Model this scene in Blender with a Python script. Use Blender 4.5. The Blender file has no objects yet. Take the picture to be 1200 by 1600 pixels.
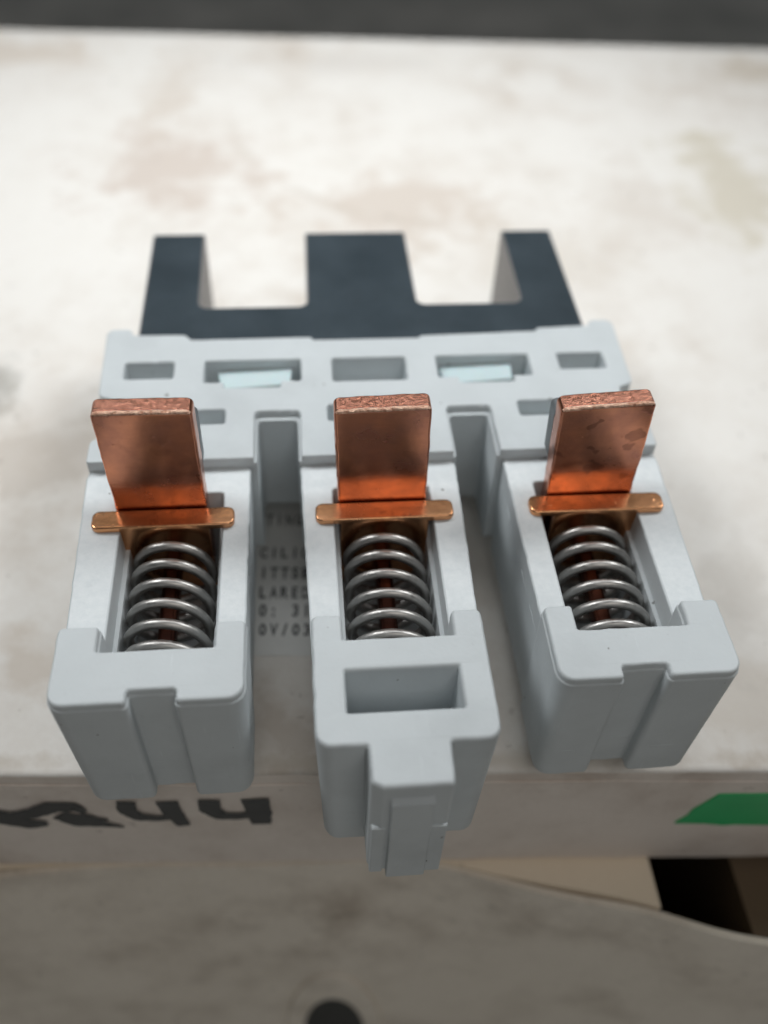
import bpy, bmesh, math, random
from mathutils import Vector, Matrix, geometry
random.seed(7)
MM = 0.001
S = bpy.context.scene
COL = S.collection

# ------------------------------------------------------------------ camera
cam_data = bpy.data.cameras.new("camera"); cam = bpy.data.objects.new("camera", cam_data); COL.objects.link(cam)
PITCH, YAW, ROLL, FPX = math.radians(48.23), math.radians(6.76), math.radians(-2.97), 1453.5
fw = Vector((math.sin(YAW)*math.cos(PITCH), math.cos(YAW)*math.cos(PITCH), -math.sin(PITCH)))
rt = Vector((math.cos(YAW), -math.sin(YAW), 0)); dn = fw.cross(rt)
rt2 = rt*math.cos(ROLL) + dn*math.sin(ROLL); dn2 = dn*math.cos(ROLL) - rt*math.sin(ROLL)
m = Matrix((rt2, -dn2, -fw)).transposed().to_4x4()
m.translation = Vector((-10.61, -4.22, 100.0))*MM
cam.matrix_world = m
cam_data.sensor_fit = 'VERTICAL'; cam_data.sensor_height = 36; cam_data.sensor_width = 27
cam_data.lens = FPX/1600*36
cam_data.clip_start = 0.005; cam_data.clip_end = 50
cam_data.dof.use_dof = True; cam_data.dof.focus_distance = 0.125; cam_data.dof.aperture_fstop = 9.5
S.camera = cam

# ------------------------------------------------------------------ world and lamps
w = bpy.data.worlds.new("World"); S.world = w; w.use_nodes = True
bg = w.node_tree.nodes["Background"]; bg.inputs[0].default_value = (0.96, 0.98, 1.0, 1); bg.inputs[1].default_value = 0.075
def area_lamp(name, loc, target, sx, sy, energy, color, spread=180):
    d = bpy.data.lights.new(name, 'AREA'); d.shape = 'RECTANGLE'; d.size = sx; d.size_y = sy
    d.energy = energy; d.color = color; d.spread = math.radians(spread)
    o = bpy.data.objects.new(name, d); COL.objects.link(o); o.location = loc
    o.rotation_euler = (Vector(target)-Vector(loc)).to_track_quat('-Z', 'Y').to_euler()
for lx, en in ((-0.42, 0.255), (-0.02, 0.102), (0.42, 0.255)):        # added beams: one broad overhead light split and narrowed to dim the front
    area_lamp("overhead_beam", (lx, 0.385, 0.54), (-0.01, 0.218, 0.0), 0.34, 0.21, en, (0.965, 0.99, 1.0), 46)
area_lamp("room_lamp", (0.07, -0.28, 0.48), (0.0, 0.07, 0.0), 0.36, 0.30, 0.62, (1.0, 0.96, 0.91))
S.view_settings.view_transform = 'Standard'; S.view_settings.look = 'None'
S.view_settings.exposure = 0; S.view_settings.gamma = 1; S.view_settings.use_curve_mapping = False
S.render.engine = 'CYCLES'

# ------------------------------------------------------------------ materials
class NT:
    def __init__(s, name):
        s.m = bpy.data.materials.new(name); s.m.use_nodes = True
        s.t = s.m.node_tree; s.n = s.t.nodes; s.l = s.t.links
        s.b = s.n["Principled BSDF"]
        s.co = s.n.new('ShaderNodeTexCoord').outputs['Object']
    def link(s, a, b): s.l.new(a, b)
    def mapping(s, scale=(1,1,1), loc=(0,0,0), rot=(0,0,0)):
        q = s.n.new('ShaderNodeMapping'); s.link(s.co, q.inputs[0])
        q.inputs['Scale'].default_value = scale; q.inputs['Location'].default_value = loc; q.inputs['Rotation'].default_value = rot
        return q.outputs[0]
    def noise(s, scale, detail=4, rough=0.55, vec=None, dist=0.0):
        q = s.n.new('ShaderNodeTexNoise'); s.link(vec or s.co, q.inputs['Vector'])
        q.inputs['Scale'].default_value = scale; q.inputs['Detail'].default_value = detail
        q.inputs['Roughness'].default_value = rough; q.inputs['Distortion'].default_value = dist
        return q.outputs['Fac']
    def ramp(s, fac, stops):
        q = s.n.new('ShaderNodeValToRGB'); s.link(fac, q.inputs[0])
        e = q.color_ramp.elements
        while len(e) < len(stops): e.new(0.5)
        for k, (p, c) in enumerate(stops):
            e[k].position = p; e[k].color = (c, c, c, 1) if not hasattr(c, '__len__') else (*c, 1)
        return q.outputs[0]
    def mix(s, fac, a, b, mode='MIX'):
        q = s.n.new('ShaderNodeMix'); q.data_type = 'RGBA'; q.blend_type = mode
        for v, i in ((fac, 0), (a, 6), (b, 7)):
            if isinstance(v, (int, float)): q.inputs[i].default_value = v
            elif hasattr(v, '__len__'): q.inputs[i].default_value = (*v, 1)
            else: s.link(v, q.inputs[i])
        return q.outputs[2]
    def math(s, op, a, b=None):
        q = s.n.new('ShaderNodeMath'); q.operation = op
        for k, v in enumerate((a, b)):
            if v is None: continue
            if isinstance(v, (int, float)): q.inputs[k].default_value = v
            else: s.link(v, q.inputs[k])
        return q.outputs[0]
    def sep(s):
        q = s.n.new('ShaderNodeSeparateXYZ'); s.link(s.co, q.inputs[0]); return q.outputs
    def color(s, c):
        if hasattr(c, '__len__'): s.b.inputs['Base Color'].default_value = (*c, 1)
        else: s.link(c, s.b.inputs['Base Color'])
    def rough(s, r):
        if isinstance(r, (int, float)): s.b.inputs['Roughness'].default_value = r
        else: s.link(r, s.b.inputs['Roughness'])
    def bump(s, h, dist, strength=1.0, prev=None):
        q = s.n.new('ShaderNodeBump'); q.inputs['Distance'].default_value = dist; q.inputs['Strength'].default_value = strength
        s.link(h, q.inputs['Height'])
        if prev is not None: s.link(prev, q.inputs['Normal'])
        s.link(q.outputs[0], s.b.inputs['Normal']); return q.outputs[0]

def plastic(name, base, worn_lit=0.0):
    t = NT(name)
    n1 = t.noise(90, 5, 0.6); n2 = t.noise(900, 3, 0.6)
    c = t.mix(t.ramp(n1, [(0.35, 0.0), (0.7, 1.0)]), tuple(v*0.96 for v in base), tuple(min(1, v*1.03) for v in base))
    c = t.mix(t.math('MULTIPLY', t.ramp(n2, [(0.66, 0.0), (0.74, 1.0)]), 0.16), c, (0.30, 0.31, 0.31))
    if worn_lit:
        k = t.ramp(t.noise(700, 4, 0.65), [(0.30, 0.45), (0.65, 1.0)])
        c = t.mix(t.math('MULTIPLY', k, worn_lit), c, (0.86, 0.885, 0.89))
    sm = t.ramp(t.noise(48, 5, 0.62, t.mapping((1, 1, 1), (7, 2, 5))), [(0.50, 0.0), (0.68, 1.0)])
    c = t.mix(t.math('MULTIPLY', sm, 0.32), c, tuple(v*0.72 for v in base))
    sc = t.ramp(t.noise(1, 3, 0.5, t.mapping((2600, 150, 150), (0, 0, 0), (0.2, 0.1, 0.5))), [(0.70, 0.0), (0.76, 1.0)])
    c = t.mix(t.math('MULTIPLY', sc, 0.30), c, tuple(min(1, v*1.25) for v in base))
    sp = t.ramp(t.noise(620, 1, 0.4, t.mapping((1, 1, 1), (3.1, 1.7, 0.4))), [(0.80, 0.0), (0.815, 1.0)])
    c = t.mix(t.math('MULTIPLY', sp, 0.7), c, (0.10, 0.09, 0.08))
    t.color(c); t.rough(0.5); t.b.inputs['Specular IOR Level'].default_value = 0.35
    h = t.noise(1600, 3, 0.6)
    p = t.bump(h, 0.00005, 0.5)
    t.bump(t.noise(160, 3, 0.5), 0.0002, 0.35, p)
    return t.m
M_PL = plastic("pale_grey_plastic", (0.60, 0.64, 0.655))
M_WORN_LIT = plastic("rubbed_lit_grey_plastic", (0.61, 0.66, 0.68), 0.55)  # rub wear, lightened further to paint brighter light on the rail tops

def copper(name, base, tarn, rough=0.24, stain_seed=0.0, stain=0.0):
    t = NT(name)
    br = t.noise(1, 6, 0.62, t.mapping((240, 240, 2600), (stain_seed, 0, 0)))
    cl = t.noise(170, 4, 0.55, t.mapping((1, 1, 1), (stain_seed, 2, 1)))
    c = t.mix(t.ramp(cl, [(0.30, 0.0), (0.62, 1.0)]), base, tarn)
    c = t.mix(t.math('MULTIPLY', t.ramp(br, [(0.45, 0.0), (0.7, 1.0)]), 0.10), c, tuple(v*0.6 for v in tarn))
    r = t.ramp(cl, [(0.3, rough*0.85), (0.7, rough*1.3)])
    if stain:
        sp = t.ramp(t.noise(300, 2, 0.45, t.mapping((1, 1, 1), (stain_seed*3+5, 1, 2)), 0.4), [(0.62, 0.0), (0.65, 1.0)])
        c = t.mix(t.math('MULTIPLY', sp, stain), c, (0.22, 0.09, 0.06))
    t.color(c); t.rough(r); t.b.inputs['Metallic'].default_value = 1.0
    p = t.bump(br, 0.00002, 0.35)
    p = t.bump(t.noise(330, 3, 0.6), 0.00010, 0.30, p)
    t.bump(t.ramp(t.noise(1500, 2, 0.5), [(0.70, 1.0), (0.78, 0.0)]), 0.00005, 0.5, p)
    return t.m
CU = (0.72, 0.285, 0.155); CUT = (0.46, 0.195, 0.13)
M_CU = [copper("contact_copper_%s" % n, CU, CUT, 0.23, sd, st) for n, sd, st in (("a", 0.3, 0.12), ("b", 4.1, 0.2), ("c", 9.2, 0.6))]
M_STRIP = copper("retainer_copper", (0.78, 0.38, 0.18), (0.58, 0.30, 0.16), 0.22, 2.2, 0.3)
M_PEG = copper("dull_copper_peg", (0.10, 0.038, 0.024), (0.06, 0.026, 0.02), 0.5, 6.6, 0.3)
def sheared():
    t = NT("sheared_copper_edge")
    br = t.noise(1, 5, 0.7, t.mapping((1400, 1400, 500)))
    t.color(t.mix(t.ramp(br, [(0.35, 0.0), (0.65, 1.0)]), (0.36, 0.15, 0.10), (0.62, 0.30, 0.21)))
    t.rough(0.24); t.b.inputs['Metallic'].default_value = 1
    t.bump(br, 0.00025, 0.8); return t.m
M_CUEDGE = sheared()
def burr():
    t = NT("copper_burr_highlight")
    br = t.noise(1, 4, 0.7, t.mapping((1100, 1100, 1100)))
    t.color(t.mix(t.ramp(br, [(0.35, 0.0), (0.6, 1.0)]), (0.55, 0.26, 0.17), (0.95, 0.66, 0.50)))  # burr colour brightened to paint the highlight on the top front edge
    t.rough(0.5); t.b.inputs['Metallic'].default_value = 1
    t.bump(br, 0.0006, 1.0); return t.m
M_BURR_GLINT = burr()
def steel():
    t = NT("spring_steel"); n = t.noise(1300, 3)
    t.color(t.mix(n, (0.34, 0.33, 0.315), (0.50, 0.485, 0.465))); t.b.inputs['Metallic'].default_value = 1
    t.rough(t.ramp(n, [(0.3, 0.34), (0.7, 0.50)])); t.bump(n, 0.00005, 0.4); return t.m
M_STEEL = steel()
def silver():
    t = NT("dull_contact_silver"); n = t.noise(600, 3)
    t.color(t.mix(n, (0.13, 0.15, 0.16), (0.26, 0.28, 0.29))); t.b.inputs['Metallic'].default_value = 0.5
    t.rough(0.5); t.bump(n, 0.0001, 0.4); return t.m
M_SILVER = silver()
def iron():
    t = NT("ground_iron_face"); n = t.noise(70, 5, 0.6); n2 = t.noise(1, 4, 0.6, t.mapping((1800, 120, 500)))
    c = t.mix(t.ramp(n, [(0.3, 0.0), (0.7, 1.0)]), (0.022, 0.034, 0.043), (0.046, 0.063, 0.076))
    c = t.mix(t.math('MULTIPLY', t.ramp(n2, [(0.5, 0.0), (0.75, 1.0)]), 0.3), c, (0.030, 0.036, 0.042))
    t.color(c); t.rough(0.5); t.b.inputs['Specular IOR Level'].default_value = 0.22
    t.bump(n2, 0.00004, 0.4); return t.m
M_IRON = iron()
def lam():
    t = NT("laminated_iron_edge"); x, y, z = t.sep()
    s_ = t.math('SINE', t.math('MULTIPLY', z, 6283/0.65))
    t.color(t.mix(t.ramp(s_, [(0.1, 0.0), (0.6, 1.0)]), (0.22, 0.21, 0.205), (0.36, 0.345, 0.33)))
    t.b.inputs['Metallic'].default_value = 0.3; t.rough(0.5); t.bump(s_, 0.00006, 0.6); return t.m
M_LAM = lam()
def teal():
    t = NT("pale_teal_resin"); n = t.noise(200, 3)
    t.color(t.mix(n, (0.50, 0.63, 0.65), (0.60, 0.70, 0.715))); t.rough(0.45)
    t.b.inputs['Subsurface Weight'].default_value = 0.15; t.b.inputs['Subsurface Scale'].default_value = 0.002
    return t.m
M_TEAL = teal()

def board(name, base, stain, amount, seed=0.0, marks=False, k=1.0):
    t = NT(name)
    n1 = t.noise(11*k, 8, 0.62, t.mapping((1, 1, 1), (seed, seed*0.7, 0)), 0.3)
    n2 = t.noise(38*k, 6, 0.62, t.mapping((1, 1, 1), (seed+3, 1, 0)))
    n3 = t.noise(170, 4, 0.6, t.mapping((1, 1, 1), (seed, 7, 0)))
    f = t.math('MULTIPLY', t.ramp(n1, [(0.42, 0.05), (0.66, 1.0)]), t.ramp(n2, [(0.40, 0.05), (0.66, 1.0)]))
    c = t.mix(t.math('MULTIPLY', f, amount), base, stain)
    g = t.ramp(n3, [(0.58, 0.0), (0.75, 1.0)])
    c = t.mix(t.math('MULTIPLY', t.math('MULTIPLY', g, f), 0.55), c, tuple(v*0.62 for v in stain))
    if marks:
        x, y, z = t.sep()
        def blob(cx, cy, rx, ry, k, col):
            nonlocal c
            dx = t.math('DIVIDE', t.math('SUBTRACT', x, cx*MM), rx*MM); dy = t.math('DIVIDE', t.math('SUBTRACT', y, cy*MM), ry*MM)
            d = t.math('SQRT', t.math('ADD', t.math('MULTIPLY', dx, dx), t.math('MULTIPLY', dy, dy)))
            d = t.math('ADD', d, t.math('MULTIPLY', t.math('SUBTRACT', n2, 0.5), 3.4))
            d = t.math('ADD', d, t.math('MULTIPLY', t.math('SUBTRACT', n3, 0.5), 1.6))
            c = t.mix(t.math('MULTIPLY', t.ramp(d, [(0.30, 1.0), (1.10, 0.0)]), min(1.0, k*1.35)), c, col)
        for a in BLOBS: blob(*a)
        # an old arc-shaped scuff
        ax, ay, R = ARC
        dx = t.math('SUBTRACT', x, ax*MM); dy = t.math('SUBTRACT', y, ay*MM)
        d = t.math('SQRT', t.math('ADD', t.math('MULTIPLY', dx, dx), t.math('MULTIPLY', dy, dy)))
        d = t.math('ABSOLUTE', t.math('SUBTRACT', d, R*MM))
        k = t.math('MULTIPLY', t.ramp(t.math('DIVIDE', d, 0.003), [(0.2, 1.0), (0.9, 0.0)]), t.ramp(n2, [(0.42, 0.0), (0.6, 0.5)]))
        quad = t.math('MULTIPLY', t.math('LESS_THAN', dx, 0.0), t.math('LESS_THAN', dy, 0.0))
        c = t.mix(t.math('MULTIPLY', k, quad), c, (0.52, 0.45, 0.38))
    fine = t.noise(900, 3, 0.7); speck = t.ramp(t.noise(330, 2, 0.5, t.mapping((1, 1, 1), (seed+9, 4, 1))), [(0.70, 0.0), (0.73, 1.0)])
    c = t.mix(t.math('MULTIPLY', t.ramp(fine, [(0.35, 1.0), (0.6, 0.0)]), 0.10), c, stain)
    c = t.mix(t.math('MULTIPLY', speck, 0.35), c, tuple(v*0.6 for v in stain))
    t.color(c); t.rough(0.62); t.b.inputs['Specular IOR Level'].default_value = 0.3
    p = t.bump(n3, 0.0003, 0.35); t.bump(n2, 0.0012, 0.25, p)
    return t.m
# stains on the box top, in the box's own millimetres (x along the front edge, y from the front edge back)
BLOBS = [(-55, 178, 26, 30, 0.62, (0.60, 0.52, 0.46)), (-62, 232, 10, 34, 0.45, (0.62, 0.55, 0.48)), (6, 160, 34, 24, 0.55, (0.60, 0.52, 0.45)),
         (38, 140, 30, 20, 0.40, (0.62, 0.56, 0.49)), (100, 176, 18, 36, 0.62, (0.60, 0.55, 0.45)), (72, 168, 12, 24, 0.35, (0.62, 0.56, 0.50)),
         (-82, 82, 8, 14, 0.45, (0.25, 0.24, 0.21)), (-66, 68, 22, 16, 0.50, (0.50, 0.44, 0.38)), (-125, 250, 40, 18, 0.5, (0.60, 0.52, 0.44)),
         (-57, 20, 14, 9, 0.45, (0.58, 0.50, 0.42)), (-18, 8, 26, 12, 0.45, (0.46, 0.38, 0.31)), (58, 12, 20, 10, 0.38, (0.60, 0.53, 0.45)), (62, 34, 12, 12, 0.35, (0.56, 0.52, 0.47)),
         (2, 2, 80, 2.2, 0.40, (0.50, 0.43, 0.35)), (130, 252, 26, 14, 0.5, (0.52, 0.45, 0.36)), (-10, 250, 40, 9, 0.30, (0.60, 0.56, 0.52))]
ARC = (20, 215, 62)
M_BOX = board("white_stained_board", (0.80, 0.775, 0.735), (0.58, 0.51, 0.44), 0.85, 1.3, True, 1.5)
M_BOXF = board("grubby_white_board", (0.84, 0.76, 0.69), (0.56, 0.47, 0.40), 0.9, 5.1, k=2.2)
M_LOW = board("soiled_brown_board", (0.84, 0.77, 0.67), (0.48, 0.41, 0.335), 1.0, 8.4, k=1.8)
M_TAN = board("kraft_board", (0.88, 0.76, 0.60), (0.76, 0.62, 0.47), 0.5, 2.6)
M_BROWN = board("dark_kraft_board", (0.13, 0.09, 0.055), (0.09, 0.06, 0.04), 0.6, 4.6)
def bench():
    t = NT("dark_worn_bench"); n = t.noise(14, 6, 0.6); n2 = t.noise(60, 5, 0.6)
    c = t.mix(t.ramp(n, [(0.3, 0.0), (0.7, 1.0)]), (0.48, 0.49, 0.46), (0.80, 0.79, 0.74))
    c = t.mix(t.ramp(n2, [(0.66, 0.0), (0.74, 0.6)]), c, (0.70, 0.64, 0.52))
    t.color(c); t.rough(0.6); t.bump(n2, 0.001, 0.4); return t.m
M_BENCH = bench()
def simple(name, c, rough=0.6, nscale=200, var=0.12, bumpd=0.0001):
    t = NT(name); n = t.noise(nscale, 4)
    t.color(t.mix(n, tuple(v*(1-var) for v in c), tuple(min(1, v*(1+var)) for v in c))); t.rough(rough); t.bump(n, bumpd, 0.3); return t.m
M_PAPER = simple("label_paper", (0.74, 0.74, 0.72), 0.6)
M_INK = simple("black_print", (0.035, 0.035, 0.038), 0.6, 900, 0.4)
M_MARK = simple("marker_ink", (0.020, 0.020, 0.022), 0.45, 300, 0.4)
M_TAPE = simple("green_tape", (0.03, 0.47, 0.155), 0.45, 160, 0.15)
M_HOLE_SHADE = simple("hole_shade_black", (0.012, 0.012, 0.012), 0.6)  # painted shade for the inside of the finger hole

# ------------------------------------------------------------------ mesh helpers (millimetres in, metres out)
def fillet(pts, seg=5):
    """pts: (x, y[, r]) -> polygon with rounded corners"""
    out = []; n = len(pts)
    for i, p in enumerate(pts):
        r = p[2] if len(p) > 2 else 0
        P = Vector(p[:2]); A = Vector(pts[i-1][:2]); B = Vector(pts[(i+1) % n][:2])
        if r <= 0: out.append(P); continue
        a = (A-P).normalized(); b = (B-P).normalized()
        ang = a.angle(b); d = r/math.tan(ang/2)
        d = min(d, (A-P).length*0.49, (B-P).length*0.49); r = d*math.tan(ang/2)
        c = P + (a+b).normalized()*(r/math.sin(ang/2))
        s0 = P+a*d-c; s1 = P+b*d-c
        t0 = math.atan2(s0.y, s0.x); dt = math.atan2(s1.y, s1.x)-t0
        while dt > math.pi: dt -= 2*math.pi
        while dt < -math.pi: dt += 2*math.pi
        for k in range(seg+1): out.append(c+Vector((math.cos(t0+dt*k/seg), math.sin(t0+dt*k/seg)))*r)
    return out
def area(l): return sum(l[i-1].x*l[i].y-l[i].x*l[i-1].y for i in range(len(l)))/2
def jit(loop, step=1.3, amp=0.02):
    out = []
    for i in range(len(loop)):
        a = loop[i]; b = loop[(i+1) % len(loop)]; L = (b-a).length
        out.append(a.copy())
        n = int(L/step)
        nv = Vector((-(b-a).y, (b-a).x)).normalized() if L > 0 else Vector((0, 0))
        for k in range(1, n): out.append(a.lerp(b, k/n)+nv*random.gauss(0, amp))
    return out
def offset(l, d):
    if abs(d) < 1e-9: return [p.copy() for p in l]
    out = []; n = len(l)
    for i in range(n):
        e0 = (l[i]-l[i-1]); e1 = (l[(i+1) % n]-l[i])
        n0 = Vector((-e0.y, e0.x)).normalized(); n1 = Vector((-e1.y, e1.x)).normalized()
        b = n0+n1
        if b.length < 1e-6: out.append(l[i]+n0*d); continue
        b.normalize(); out.append(l[i]+b*(d/max(0.35, b.dot(n0))))
    return out
def rnd(z0, z1, rb, rt_, seg=3):
    """profile from bottom to top with rounded edges: list of (z, inset)"""
    p = []
    if rb > 0:
        for k in range(seg+1):
            a = math.pi/2*k/seg; p.append((z0+rb*(1-math.cos(math.pi/2-a+math.pi/2)-1+0) if False else z0+rb*(1-math.cos(a)), rb*(1-math.sin(a))))
    else: p.append((z0, 0))
    if rt_ > 0:
        for k in range(seg+1):
            a = math.pi/2*k/seg; p.append((z1-rt_+rt_*math.sin(a), rt_*(1-math.cos(a))))
    else: p.append((z1, 0))
    return p
def prism(bm, outer, holes, prof, mi=0, mtop=None, mbot=None, cap=True):
    outer = [Vector(p[:2]) for p in outer]
    if area(outer) < 0: outer.reverse()
    loops = [outer]
    for h in holes:
        h = [Vector(p[:2]) for p in h]
        if area(h) > 0: h.reverse()
        loops.append(h)
    rings = []
    for l in loops:
        rings.append([[bm.verts.new((p.x*MM, p.y*MM, z*MM)) for p in offset(l, ins)] for z, ins in prof])
    for rg in rings:
        for a, b in zip(rg[:-1], rg[1:]):
            n = len(a)
            for i in range(n):
                j = (i+1) % n
                f = bm.faces.new((a[i], a[j], b[j], b[i])); f.material_index = mi
    if cap:
        for idx, flip, mat in ((-1, False, mtop), (0, True, mbot)):
            vs = [v for rg in rings for v in rg[idx]]
            tri = geometry.tessellate_polygon([[Vector((v.co.x, v.co.y, 0)) for v in rg[idx]] for rg in rings])
            for t in tri:
                a, b, c = (vs[k] for k in t)
                nz = (b.co-a.co).cross(c.co-a.co).z
                if abs(nz) < 1e-16: continue
                if (nz < 0) != flip: b, c = c, b
                try:
                    f = bm.faces.new((a, b, c)); f.material_index = mi if mat is None else mat
                except ValueError: pass
def rect(x0, x1, y0, y1, r=0): return fillet([(x0, y0, r), (x1, y0, r), (x1, y1, r), (x0, y1, r)], 4)
def circle(cx, cy, r, n=24): return [Vector((cx+r*math.cos(2*math.pi*k/n), cy+r*math.sin(2*math.pi*k/n))) for k in range(n)]
def obj(name, bm, mats, parent=None, smooth=35, wn=True):
    me = bpy.data.meshes.new(name); bm.normal_update(); bm.to_mesh(me); bm.free()
    for q in (mats if isinstance(mats, (list, tuple)) else [mats]): me.materials.append(q)
    o = bpy.data.objects.new(name, me); COL.objects.link(o)
    if smooth:
        me.shade_smooth(); me.set_sharp_from_angle(angle=math.radians(smooth))
        if wn:
            md = o.modifiers.new("weighted", 'WEIGHTED_NORMAL'); md.keep_sharp = True; md.weight = 100
    if parent: o.parent = parent
    return o
def thing(name, label, cat, loc=(0, 0, 0), rz=0):
    o = bpy.data.objects.new(name, None); COL.objects.link(o); o.empty_display_size = 0.01
    o.location = Vector(loc)*MM; o.rotation_euler.z = rz; o["label"] = label; o["category"] = cat
    return o
def shift(bm, d):
    for v in bm.verts: v.co += Vector(d)*MM
def warp(bm, fn):
    for v in bm.verts: v.co = Vector(fn(v.co/MM))*MM
def tube(bm, path, r, n=10, mi=0):
    pts = [Vector(p)*MM for p in path]; rings = []
    up = Vector((0.3, 0.9, 0.1))
    for i, p in enumerate(pts):
        t = (pts[min(i+1, len(pts)-1)]-pts[max(i-1, 0)]).normalized()
        a = t.cross(up).normalized(); b = t.cross(a)
        rings.append([bm.verts.new(p+(a*math.cos(2*math.pi*k/n)+b*math.sin(2*math.pi*k/n))*r*MM) for k in range(n)])
    for A, B in zip(rings[:-1], rings[1:]):
        for k in range(n): bm.faces.new((A[k], A[(k+1) % n], B[(k+1) % n], B[k])).material_index = mi
    bm.faces.new(rings[0][::-1]); bm.faces.new(rings[-1])

# ------------------------------------------------------------------ setting
ZB = -30.0                     # top of the white box
ZL = -64.0                     # underside of the white box, top of the lower box
ZG = -206.0                    # bench
bm = bmesh.new()
prism(bm, [Vector(p) for p in ((-2500, -1500), (2500, -1500), (2500, 4000), (-2500, 4000))], [], [(ZG-30, 0), (ZG, 0)])
g = obj("bench_top", bm, M_BENCH, smooth=0); g["kind"] = "structure"

# ---- white box, front edge at y = 58.7 - 0.0557 x
BR = -math.atan(0.0557)
box = thing("white_box", "flat white cardboard box with brown stains, carrying the grey contact carrier", "box", (0, 58.7, ZL), BR)
HB = ZB-ZL
bm = bmesh.new()
o_ = jit(rect(-200, 240, 0, 270, 1.5), 4, 0.07)
prism(bm, o_, [], rnd(0, HB, 0.6, 0.9, 4), 1, 0, 1)
for f in bm.faces:
    if f.calc_center_median().z > (HB-0.5)*MM: f.material_index = 0
obj("carton", bm, [M_BOX, M_BOXF], box, 30)
# lid fold running under the front edge
bm = bmesh.new()
tube(bm, [(x, -0.05+0.10*math.sin(x*0.21)*math.sin(x*0.05), HB-3.2+0.25*math.sin(x*0.07)) for x in range(-190, 231, 4)], 0.22, 6)
obj("fold_line", bm, M_BOXF, box)

def boxuv(x, y):               # world mm -> the box's own mm
    c, s = math.cos(BR), math.sin(BR); y -= 58.7
    return Vector((x*c+y*s, -x*s+y*c))
# paper label with print, stuck on the box top
bm = bmesh.new()
a = boxuv(-16.2, 80.4); lx0, lx1, ly0, ly1 = a.x-22, a.x+29, a.y, a.y+46
prism(bm, rect(lx0, lx1, ly0, ly1, 0.5), [], [(HB+0.004, 0), (HB+0.10, 0.0)])
label = obj("paper_label", bm, M_PAPER, box, 0)
def glyph_bm(bm, ch, x, y, wd, ht, z):
    cu = bpy.data.curves.new("g", 'FONT'); cu.body = ch; cu.size = 1.0; cu.fill_mode = 'FRONT'; cu.resolution_u = 2; cu.offset = 0.03
    to = bpy.data.objects.new("g", cu); COL.objects.link(to)
    dg = bpy.context.evaluated_depsgraph_get(); me = to.evaluated_get(dg).to_mesh()
    vs = [v.co.copy() for v in me.vertices]
    if vs:
        x0 = min(v.x for v in vs); x1 = max(v.x for v in vs); y0 = min(v.y for v in vs); y1 = max(v.y for v in vs)
        cap = 0.729; sx = wd/max(0.55, x1-x0); sy = ht/cap
        cx = (x0+x1)/2
        nv = [bm.verts.new(((x+wd/2+(v.x-cx)*sx)*MM, (y+v.y*sy)*MM, z*MM)) for v in vs]
        for p in me.polygons:
            try: bm.faces.new([nv[i] for i in p.vertices])
            except ValueError: pass
    to.evaluated_get(dg).to_mesh_clear()
    bpy.data.objects.remove(to); bpy.data.curves.remove(cu)
for txt, wx, wy, ht, adv in (("TTINGH", -20.6, 109.0, 2.6, 1.75), (".", -20.0, 106.0, 2.4, 1.8), ("CILIC", -20.0, 101.2, 2.4, 1.85), ("ITTSB", -20.0, 96.6, 2.5, 1.85),
                         ("LARED", -20.1, 92.3, 2.5, 1.85), ("0: 31", -20.1, 88.5, 2.5, 1.85), ("0V/03", -20.1, 84.6, 2.4, 1.85)):
    bm = bmesh.new(); q = boxuv(wx, wy)
    for k, ch in enumerate(txt):
        if ch != ' ': glyph_bm(bm, ch, q.x+k*adv, q.y, adv*0.74, ht, HB+0.112)
    obj("printed_line", bm, M_INK, label, 0)
# handwriting on the front side: strokes given as polylines (x, z) with a width, drawn with a broad marker
def stroke(name, segs):
    bm = bmesh.new(); lay = 0
    for pts, wds in segs:
        P = [Vector(p) for p in pts]; L = []; Rr = []
        # resample smoothly
        res = []
        for i in range(len(P)-1):
            for k in range(6):
                res.append((P[i].lerp(P[i+1], k/6), wds[i]+(wds[i+1]-wds[i])*k/6))
        res.append((P[-1], wds[-1]))
        lay += 1; yy = -0.28-0.012*lay
        for i, (p, wd) in enumerate(res):
            t = (res[min(i+1, len(res)-1)][0]-res[max(i-1, 0)][0]).normalized(); nn = Vector((-t.y, t.x))
            wj = wd*(1+random.uniform(-0.08, 0.08))/2
            L.append(bm.verts.new(((p+nn*wj).x*MM, yy*MM, (p+nn*wj).y*MM))); Rr.append(bm.verts.new(((p-nn*wj).x*MM, yy*MM, (p-nn*wj).y*MM)))
        for i in range(len(L)-1): bm.faces.new((L[i], Rr[i], Rr[i+1], L[i+1]))
    return obj(name, bm, M_MARK, box, 0)
def bz(l): return [(x, z-ZL) for x, z in l]
stroke("handwritten_digit", [(bz([(-40.8, -38.6), (-41.2, -41.8), (-39.8, -44.2), (-36.8, -44.8), (-34.0, -44.2)]), [3.0, 3.0, 2.6, 2.0, 1.8]), (bz([(-34.6, -38.6), (-34.2, -42.5), (-32.9, -47.6)]), [3.6, 3.4, 2.2])])
stroke("handwritten_digit", [(bz([(-28.0, -38.2), (-28.2, -41.5), (-26.8, -44.0), (-24.0, -44.2), (-21.0, -43.4)]), [3.4, 3.4, 2.8, 2.4, 2.4]), (bz([(-20.9, -37.8), (-20.6, -42.5), (-20.4, -47.2)]), [4.6, 4.0, 3.2])])
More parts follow.
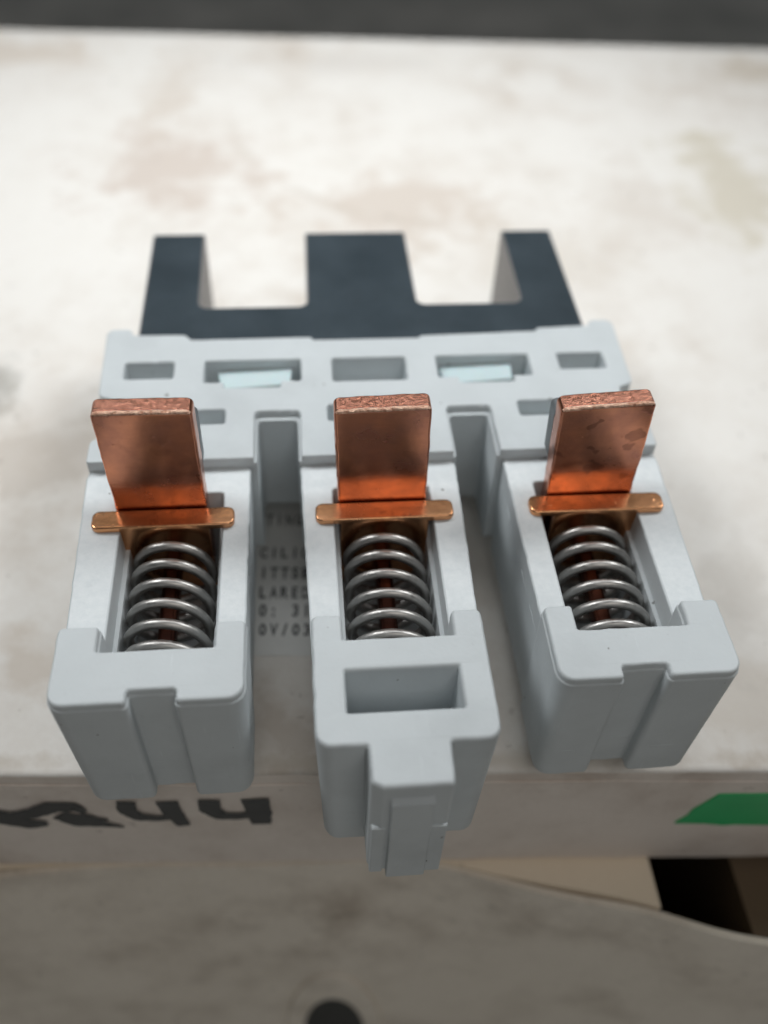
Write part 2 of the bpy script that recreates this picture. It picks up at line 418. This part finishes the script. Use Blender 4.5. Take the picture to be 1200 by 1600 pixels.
stroke("handwritten_scrawl", [(bz([(-66, -42.5), (-61, -44.0), (-57.5, -46.5), (-54.5, -46.3)]), [4.6, 5.4, 3.6, 1.6]), (bz([(-61, -44.5), (-56, -42.5), (-52.5, -40.3), (-49.2, -40.2), (-47.8, -42.2)]), [3.0, 3.2, 3.4, 2.8, 1.4]),
      (bz([(-52, -43), (-49.5, -45.6), (-46, -46.6), (-42.6, -47.9)]), [3.8, 3.8, 2.2, 0.6]), (bz([(-49, -43.2), (-46.5, -44.9), (-44.6, -45.0)]), [2.4, 1.8, 0.6])])
# green tape with a torn slanting end, wraps the front side
bm = bmesh.new()
tp = [(48.0, -48.3), (49.3, -45.6), (49.6, -43.2), (51.0, -40.4), (52.2, -37.7), (60, -37.5), (90, -37.3), (240.2, -37.0), (240.2, -49.6), (90, -49.5), (64.1, -49.3), (58, -49.0), (56.4, -49.3), (53, -48.5)]
tp = [Vector((x, z-ZL)) for x, z in tp]
prism(bm, tp, [], [(-0.1, 0), (0.34, 0)])
warp(bm, lambda v: (v.x, -v.z, v.y))
bmesh.ops.reverse_faces(bm, faces=bm.faces)
obj("green_tape", bm, M_TAPE, box, 0)

# ---- lower box: curved soiled front flap, kraft top flap with an opening, hollow inside
low = thing("lower_box", "soiled brown cardboard box with bulging front, underneath the white box", "box", (0, 0, ZG))
CV = [(-190, 60.4), (-67, 60.6), (-54, 60.6), (-34, 60.4), (-11.3, 59.6), (0, 58.6), (10.4, 56.9), (18.1, 54.3), (28, 51.6), (44.3, 47.6), (50, 45.2), (56.2, 42.0), (64.7, 39.6), (90, 36.5), (190, 34)]
def curve_y(x):
    for (x0, y0), (x1, y1) in zip(CV[:-1], CV[1:]):
        if x <= x1: return y0+(y1-y0)*(x-x0)/(x1-x0)
    return CV[-1][1]
def cy_s(x): return sum(curve_y(x+d)*w_ for d, w_ in ((-6, 1), (-3, 2), (0, 3), (3, 2), (6, 1)))/9
HZ = ZL-1.2-ZG
bm = bmesh.new()
xs = [x for x in range(-180, 181, 4)]
zs = [0, 18, 36, 54, 72, 84, 96, 108, 120, 130, HZ-4, HZ-1.0, HZ]
grid = {}
for side in (0, 1):
    for i, x in enumerate(xs):
        for j, z in enumerate(zs):
            t = 1-z/HZ
            y = cy_s(x)*(1-t)+(50-0.03*x)*t-3.0*math.sin(math.pi*min(1, max(0, t)))+0.5*math.sin(x*0.11+z*0.05)
            grid[side, i, j] = bm.verts.new((x*MM, (y+(1.2 if side else 0))*MM, z*MM))
for i in range(len(xs)-1):
    for j in range(len(zs)-1):
        bm.faces.new((grid[0, i, j], grid[0, i+1, j], grid[0, i+1, j+1], grid[0, i, j+1]))
        bm.faces.new((grid[1, i, j], grid[1, i, j+1], grid[1, i+1, j+1], grid[1, i+1, j]))
    j = len(zs)-1
    f = bm.faces.new((grid[0, i, j], grid[0, i+1, j], grid[1, i+1, j], grid[1, i, j])); f.material_index = 1
obj("front_panel", bm, [M_LOW, M_LOW], low, 40)
bm = bmesh.new()
edge = [Vector((x, cy_s(x)+1.3)) for x in range(-180, 46, 5)]+[Vector((47.4, cy_s(47.4)+1.3))]
prism(bm, edge+[Vector((47.4, 210)), Vector((-180, 210))], [], [(HZ-3.2, 0), (HZ+1.0, 0)])
obj("top_flap", bm, M_TAN, low, 0)
bm = bmesh.new()
edge = [Vector((x, cy_s(x)+1.3)) for x in (71, 80, 100, 140, 180)]
prism(bm, edge+[Vector((180, 210)), Vector((71, 210))], [], [(HZ-3.2, 0), (HZ+1.0, 0)])
obj("top_flap", bm, M_TAN, low, 0)
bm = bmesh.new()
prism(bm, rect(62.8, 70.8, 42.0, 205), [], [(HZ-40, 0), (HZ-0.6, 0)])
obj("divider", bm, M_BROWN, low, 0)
for (x0, x1, y0, y1) in ((-183, -179.9, 56, 214), (179.9, 183, 32, 214), (-180, 180, 210.2, 214)):
    bm = bmesh.new()
    prism(bm, rect(x0, x1, y0, y1), [], [(0, 0), (HZ, 0)])
    obj("side_wall", bm, M_LOW, low, 0)
# finger hole, not cut: raised rim round a disc painted black as shade
def panel_y(x, z):
    t = 1-z/HZ
    return cy_s(x)*(1-t)+(50-0.03*x)*t-3.0*math.sin(math.pi*t)+0.5*math.sin(x*0.11+z*0.05)
hx, hz = -9.5, -147.0-ZG
bm = bmesh.new()
prism(bm, circle(0, 0, 11.2, 36), [circle(0, 0, 6.9, 36)], rnd(-1.0, 0.9, 0, 0.8))
warp(bm, lambda v: (v.x+hx, -v.z+panel_y(v.x+hx, v.y*3.3+hz)-0.2, v.y*3.3+hz))
bmesh.ops.reverse_faces(bm, faces=bm.faces)
rim = obj("finger_hole_rim", bm, M_LOW, low)
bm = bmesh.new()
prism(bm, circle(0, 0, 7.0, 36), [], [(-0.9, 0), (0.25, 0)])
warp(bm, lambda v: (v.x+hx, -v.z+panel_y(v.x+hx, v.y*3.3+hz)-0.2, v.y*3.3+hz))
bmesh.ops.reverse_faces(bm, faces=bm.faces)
obj("hole_shade_disc", bm, M_HOLE_SHADE, rim, 0)

# ------------------------------------------------------------------ the contact carrier
CAR = thing("contact_carrier", "pale grey plastic contact carrier with three copper contacts, coil springs and dark iron core", "contact carrier", (0, 141, ZB))
PX = 30.6; ZR = -2.07; ZT = 1.14
def cadd(name, bm, mats, parent=None, smooth=35):
    """meshes below are drawn in scene millimetres; move them to the carrier's base"""
    shift(bm, (0, -141, -ZB))
    return obj(name, bm, mats, parent or CAR, smooth)

# -- crossbar
W = 43.8
def bar_outline(slot_half, slot_y, back=True):
    p = [(-W, 96.4, 0.6), (-PX/2-slot_half, 96.4, 0.25), (-PX/2-slot_half, slot_y, 0.8), (-PX/2+slot_half, slot_y, 0.8), (-PX/2+slot_half, 96.4, 0.25),
         (PX/2-slot_half, 96.4, 0.25), (PX/2-slot_half, slot_y, 0.8), (PX/2+slot_half, slot_y, 0.8), (PX/2+slot_half, 96.4, 0.25), (W, 96.4, 0.6),
         (W, 101.0, 1.2), (W-2.6, 103.0, 0.8), (W-2.6, 110.4, 0.6), (W, 111.4, 1.6), (44.3, 128.7, 1.4), (40.2, 128.7, 1.2), (39.8, 127.2, 0.3), (30.4, 126.8, 0.2), (29.9, 125.9, 0.2), (9.5, 125.3, 0.2),
         (9.1, 124.7, 0.2), (-9.1, 124.7, 0.2), (-9.5, 125.5, 0.2), (-29.9, 125.4, 0.2), (-31.0, 126.8, 0.3), (-39.8, 127.0, 0.3), (-40.2, 128.7, 1.2), (-44.3, 128.7, 1.4), (-W, 111.4, 1.6), (-W+2.6, 110.4, 0.6), (-W+2.6, 103, 0.8), (-W, 101, 1.2)]
    return jit(fillet(p, 4), 1.6, 0.018)
wins = [rect(-40.3, -32.3, 115.4, 119.55, 0.4), rect(32.3, 40.3, 115.4, 119.55, 0.4), rect(-6.2, 6.2, 113.7, 119.55, 0.4)]
for s in (-1, 1):
    q = [(11.4, 114.1, 0.3), (14.8, 114.1, 0.3), (14.8, 112.6, 0.3), (24.0, 112.6, 0.3), (24.0, 114.1, 0.3), (27.3, 114.1, 0.3), (27.3, 119.55, 0.3), (11.4, 119.55, 0.3)]
    wins.append(fillet([(s*x, y, r) for x, y, r in q], 4))
slots = [rect(-37.6, -23.5, 104.2, 107.5, 0.5), rect(-7.4, 7.4, 104.2, 107.9, 0.5), rect(23.4, 37.6, 104.2, 107.7, 0.5)]
bm = bmesh.new()
prism(bm, bar_outline(3.62, 106.8), wins+slots, rnd(-1.2, 0, 0, 0.28))
bo = bar_outline(3.15, 105.8)
prism(bm, bo, wins+slots, [(-3.4, 0), (-1.2, 0)])
prism(bm, bo, wins, [(-5.4, 0), (-3.4, 0)])
prism(bm, bo, [], rnd(-21.0, -5.4, 0.6, 0))
bar = cadd("crossbar", bm, M_PL)
# moulding flash: small burrs on a window edge and in the slots
for cx, cy, cz, r in ((-35.6, 119.6, -0.1, 0.45), (-12.9, 107.0, -0.35, 0.5), (17.6, 106.9, -0.4, 0.4), (-15.0, 106.95, -0.4, 0.35)):
    bm = bmesh.new()
    bmesh.ops.create_icosphere(bm, subdivisions=2, radius=r*MM, matrix=Matrix.Translation(Vector((cx, cy, cz))*MM) @ Matrix.Diagonal((1.6, 0.6, 0.6, 1)))
    cadd("moulding_flash", bm, M_WORN_LIT, bar)

# -- arms
def arm(k):
    cx = k*PX; mid = (k == 0); s = 1 if k >= 0 else -1
    # half widths towards the outer side (o) and the inner side (i), rails at the back and at the front
    ob, of, ib, if_ = (12.1, 11.25, 12.1, 11.25) if mid else (13.45, 12.3, 11.25, 11.0)
    wo, wi = (11.15, 11.15) if mid else (12.65, 11.4)
    zbot = -25.8 if mid else -24.6
    def sx(x): return cx+s*x
    bm = bmesh.new()
    def loop(pts, seg=4, j=True):
        l = fillet([(sx(p[0]), p[1], p[2] if len(p) > 2 else 0) for p in pts], seg)
        if area(l) < 0: l.reverse()
        return jit(l, 1.2, 0.03) if j else l
    rear = lambda: loop([(-if_, 61.0), (of, 61.0), (ob, 95.0, 1.2), (ob-0.4, 97.2, 0.2), (-ib+0.4, 97.2, 0.2), (-ib, 95.6, 0.5)])
    zf = -17.0
    prism(bm, rear(), [], rnd(zbot+1.2, zf, 0.5, 0))
    prism(bm, rear(), [loop([(-6.6, 62.32), (6.6, 62.32), (6.6, 91.2), (-6.6, 91.2)], j=False)], [(zf, 0), (-6.2, 0)])
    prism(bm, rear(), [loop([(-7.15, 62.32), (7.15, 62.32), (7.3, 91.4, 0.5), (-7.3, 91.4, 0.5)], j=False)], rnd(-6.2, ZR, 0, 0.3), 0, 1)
    # front block
    if not mid:
        gd = 56.05; yf = 54.28
        front = [(-wi, yf, 2.3), (-2.75, yf, 0.75), (-2.75, gd, 0.2), (2.75, gd, 0.2), (2.75, yf, 0.75), (wo, yf, 2.3)]
    else:
        yf = 47.3
        front = [(-wi, yf, 2.2), (-4.95, yf, 0.3), (-4.95, 42.75, 0.6), (-3.5, 41.9, 0.6), (4.75, 41.9, 0.7), (4.95, yf, 0.3), (wo, yf, 2.0)]
    solid = lambda: loop(front+[(wo, 66.2, 1.0), (-wi, 66.2, 1.0)], 5)
    cup = lambda: loop(front+[(wo, 66.2, 1.0), (7.12, 66.2, 0.75), (7.12, 62.3, 0.1), (-7.12, 62.3, 0.1), (-7.12, 66.2, 0.75), (-wi, 66.2, 1.0)], 5)
    nb = len(bm.verts)
    wn = [loop([(-7.12, 51.8, 0.15), (7.12, 51.8, 0.15), (7.12, 57.55, 0.15), (-7.12, 57.55, 0.15)], j=False)] if mid else []
    if mid:
        # the body's underside lies lower than the tongue's
        body = loop([(-wi, yf+0.02, 2.2), (wo, yf+0.02, 2.0), (wo, 66.18, 1.0), (-wi, 66.18, 1.0)], 5)
        prism(bm, body, [], rnd(zbot, -22.5, 0.9, 0))
        prism(bm, solid(), [], rnd(-23.3, zf, 0.5, 0))
    else:
        prism(bm, solid(), [], rnd(zbot, zf, 0.9, 0))
    prism(bm, cup(), wn, [(zf, 0), (-0.25, 0), (-0.10, 0.08), (0.05, 0.22), (0.68, 0.23), (0.90, 0.30), (1.06, 0.43), (ZT, 0.62)] if not mid else
          [(zf, 0), (0.45, 0), (0.80, 0.10), (1.03, 0.29), (ZT, 0.52)])
    bm.verts.ensure_lookup_table()
    # draft: the block narrows towards its foot
    for v in bm.verts:
        d = max(0.0, (ZT-v.co.z/MM)/24.3)
        if abs(v.co.x/MM-cx) > 5.2: v.co.x = (cx+(v.co.x/MM-cx)*(1-0.065*d))*MM
    o = cadd("arm", bm, [M_PL, M_WORN_LIT], bar)
    return o
arms = {k: arm(k) for k in (-1, 0, 1)}
# tongue rib on the front of the middle arm
bm = bmesh.new()
prism(bm, fillet([(-2.5, 42.1), (2.6, 42.1), (2.6, 41.15, 0.25), (-2.5, 41.15, 0.25)], 3), [], rnd(-24.0, -1.3, 0.2, 0.0))
for v in bm.verts:
    if v.co.z > -2*MM and v.co.y < 41.5*MM: v.co.z -= 0.9*MM
prism(bm, fillet([(2.55, 42.1), (4.6, 42.1), (4.6, 41.55, 0.2), (2.55, 41.55, 0.2)], 3), [], rnd(-23.6, -9.6, 0.2, 0.2))
prism(bm, fillet([(-4.7, 42.6), (-3.0, 42.1), (-3.0, 41.75, 0.1), (-4.7, 41.75, 0.3)], 3), [], rnd(-23.5, -9.8, 0.2, 0.2))
cadd("tongue_rib", bm, M_PL, bar)

# -- teal wedges that lock the core, seen in the two wide windows
for x0, x1 in ((-25.4, -12.9), (12.0, 24.6)):
    bm = bmesh.new()
    prism(bm, fillet([(x0+0.8, 115.3, 0.4), (x1-0.4, 115.0, 0.4), (x1, 119.4, 0.3), (x0, 119.4, 0.3)], 3), [], rnd(-5.6, -2.0, 0, 0.2))
    for v in bm.verts:
        if v.co.z > -4*MM:
            u = (v.co.x/MM-x0)/(x1-x0); t = (v.co.y/MM-115)/4.4
            v.co.z += (1.3*u-0.75+(0.6-1.0*u)*t)*MM
    cadd("locking_wedge", bm, M_TEAL)

# -- iron core, E-shaped stack
bm = bmesh.new()
e = [(-39, 123.5), (39, 123.5), (39, 158.5, 0.4), (29.1, 158.5, 0.4), (29.0, 134.6, 1.6), (10.0, 134.6, 1.6), (9.8, 158.5, 0.4), (-9.8, 158.5, 0.4), (-10.0, 134.6, 1.6), (-29.0, 134.6, 1.6), (-29.1, 158.5, 0.4), (-39, 158.5, 0.4)]
prism(bm, fillet(e, 5), [], rnd(ZB, -0.15, 0, 0.3, 2), 1, 0, 0)
cadd("iron_core", bm, [M_IRON, M_LAM])

# -- copper contacts, retainers, springs
LEAN = 0.045                   # the spring tips the bars slightly towards the front blocks
def contact(k, cx, tilt, ztop, mat):
    bm = bmesh.new()
    ol = [(-6.55, -15, 0.5), (6.55, -15, 0.5), (6.5, ztop, 0.95), (-6.5, ztop, 0.95)]
    prism(bm, jit(fillet([(x, z, r) for x, z, r in ol], 5), 1.2, 0.03), [], rnd(0, 3.0, 0.28, 0.42))
    bm.normal_update()
    for f in bm.faces:
        c = f.calc_center_median()
        if c.y > (ztop-0.25)*MM and 0.05*MM < c.z < 2.95*MM: f.material_index = 1
        if c.y > (ztop-0.45)*MM and c.z > 2.55*MM and abs(f.normal.z) < 0.97: f.material_index = 2
    bm.normal_update()
    warp(bm, lambda v: (v.x, -v.z, v.y))          # face z=3 looks towards -y
    warp(bm, lambda v: (v.x, v.y+3.0, v.z))
    for zc in (-1.0, 0.3, 1.2, 2.2, 3.4, 4.6, 5.8, 7.0, 8.4):
        bmesh.ops.bisect_plane(bm, geom=bm.verts[:]+bm.edges[:]+bm.faces[:], plane_co=(0, 0, zc*MM), plane_no=(0, 0, 1))
    def neck(v):                                   # the front face is rolled back slightly towards its foot
        t = min(1.0, max(0.0, 1-v.z/8.4)); t = t*t*(3-2*t)
        return (v.x, v.y+(0.40*t if v.y < 0.6 else 0.0), v.z)
    warp(bm, neck)
    warp(bm, lambda v: (cx+v.x*math.cos(tilt)+v.z*math.sin(tilt), 87.3+v.y-0.0006*v.x*v.x-LEAN*v.z, v.z*math.cos(tilt)-v.x*math.sin(tilt)))
    o = cadd("contact_bar", bm, [mat, M_CUEDGE, M_BURR_GLINT])
    bm = bmesh.new()
    prism(bm, fillet([(-6.5, 4.5, 1.0), (6.5, 4.5, 1.0), (6.5, 14.6, 1.0), (-6.5, 14.6, 1.0)], 4), [], rnd(0, 2.9, 0, 0.5))
    warp(bm, lambda v: (v.x, v.z+2.95, v.y)); bmesh.ops.reverse_faces(bm, faces=bm.faces)
    warp(bm, lambda v: (cx+v.x*math.cos(tilt)+v.z*math.sin(tilt), 87.3+v.y-LEAN*v.z, v.z*math.cos(tilt)-v.x*math.sin(tilt)))
    cadd("contact_pad", bm, M_SILVER, o)
for k, cx, tl, zt, mt in ((-1, -32.1, 0.012, 18.6, M_CU[0]), (0, -0.1, -0.03, 18.0, M_CU[1]), (1, 31.0, -0.065, 17.5, M_CU[2])):
    contact(k, cx, tl, zt, mt)
for k, cx, rz in ((-1, -31.7, 0.002), (0, 0.15, 0.0), (1, 31.75, -0.006)):
    bm = bmesh.new()
    prism(bm, fillet([(-10.1, 84.2, 1.05), (10.1, 84.2, 1.05), (10.1, 87.6, 1.05), (-10.1, 87.6, 1.05)], 5), [], rnd(ZR+0.02, ZR+1.05, 0.2, 0.28))
    prism(bm, rect(-6.45, 6.45, 84.4, 85.5, 0.2), [], [(-15.5, 0), (ZR+0.3, 0)])
    warp(bm, lambda v: (cx+v.x, v.y+rz*v.x, v.z))
    ret = cadd("spring_retainer", bm, M_STRIP)
    bm = bmesh.new()
    prism(bm, rect(-1.3, 1.3, 63.5, 84.6, 0.3), [], rnd(-13.6, -11.2, 0.4, 0.6))
    shift(bm, (cx, 0, 0))
    cadd("guide_peg", bm, M_PEG, ret)
for k, cx, ph in ((-1, -30.7, 0.35), (0, 0.0, 0.1), (1, 30.8, 0.3)):
    bm = bmesh.new(); R = 5.45; r = 0.73; zc = -8.75
    path = []; y = 62.95; a = -0.75+ph*0.5; N = 34
    turns = 6.6; steps = int(turns*N)
    y0, y1 = 62.95, 83.3
    ys = []; acc = 0
    for i in range(steps+1):
        t = i/N                      # turn number
        rate = 1.0
        if t < 1.0: rate = 0.36+0.64*t
        if t > turns-1.0: rate = 0.36+0.64*(turns-t)
        ys.append(acc); acc += rate
    for i in range(steps+1):
        ang = math.pi/2+a+2*math.pi*i/N
        path.append((cx+R*math.cos(ang), y0+(y1-y0)*ys[i]/ys[-1], zc+R*math.sin(ang)))
    tube(bm, path, r, 10)
    cadd("coil_spring", bm, M_STEEL, None, 60)

# small pale scrap lying on the bench behind the box
sc = bmesh.new()
prism(sc, jit(fillet([(-9, -6, 2), (8, -7, 2), (11, 3, 2), (1, 8, 2), (-8, 5, 2)], 4), 2, 0.5), [], [(0.3, 0), (1.0, 0)])
warp(sc, lambda v: (v.x, v.y, v.z+0.08*abs(v.x)+0.03*v.y*v.y*0.5))
scrap = obj("paper_scrap", sc, M_PAPER, None, 0)
scrap.location = (0.075, 0.565, ZG*MM); scrap["label"] = "small pale scrap of paper on the dark bench behind the box"; scrap["category"] = "paper scrap"
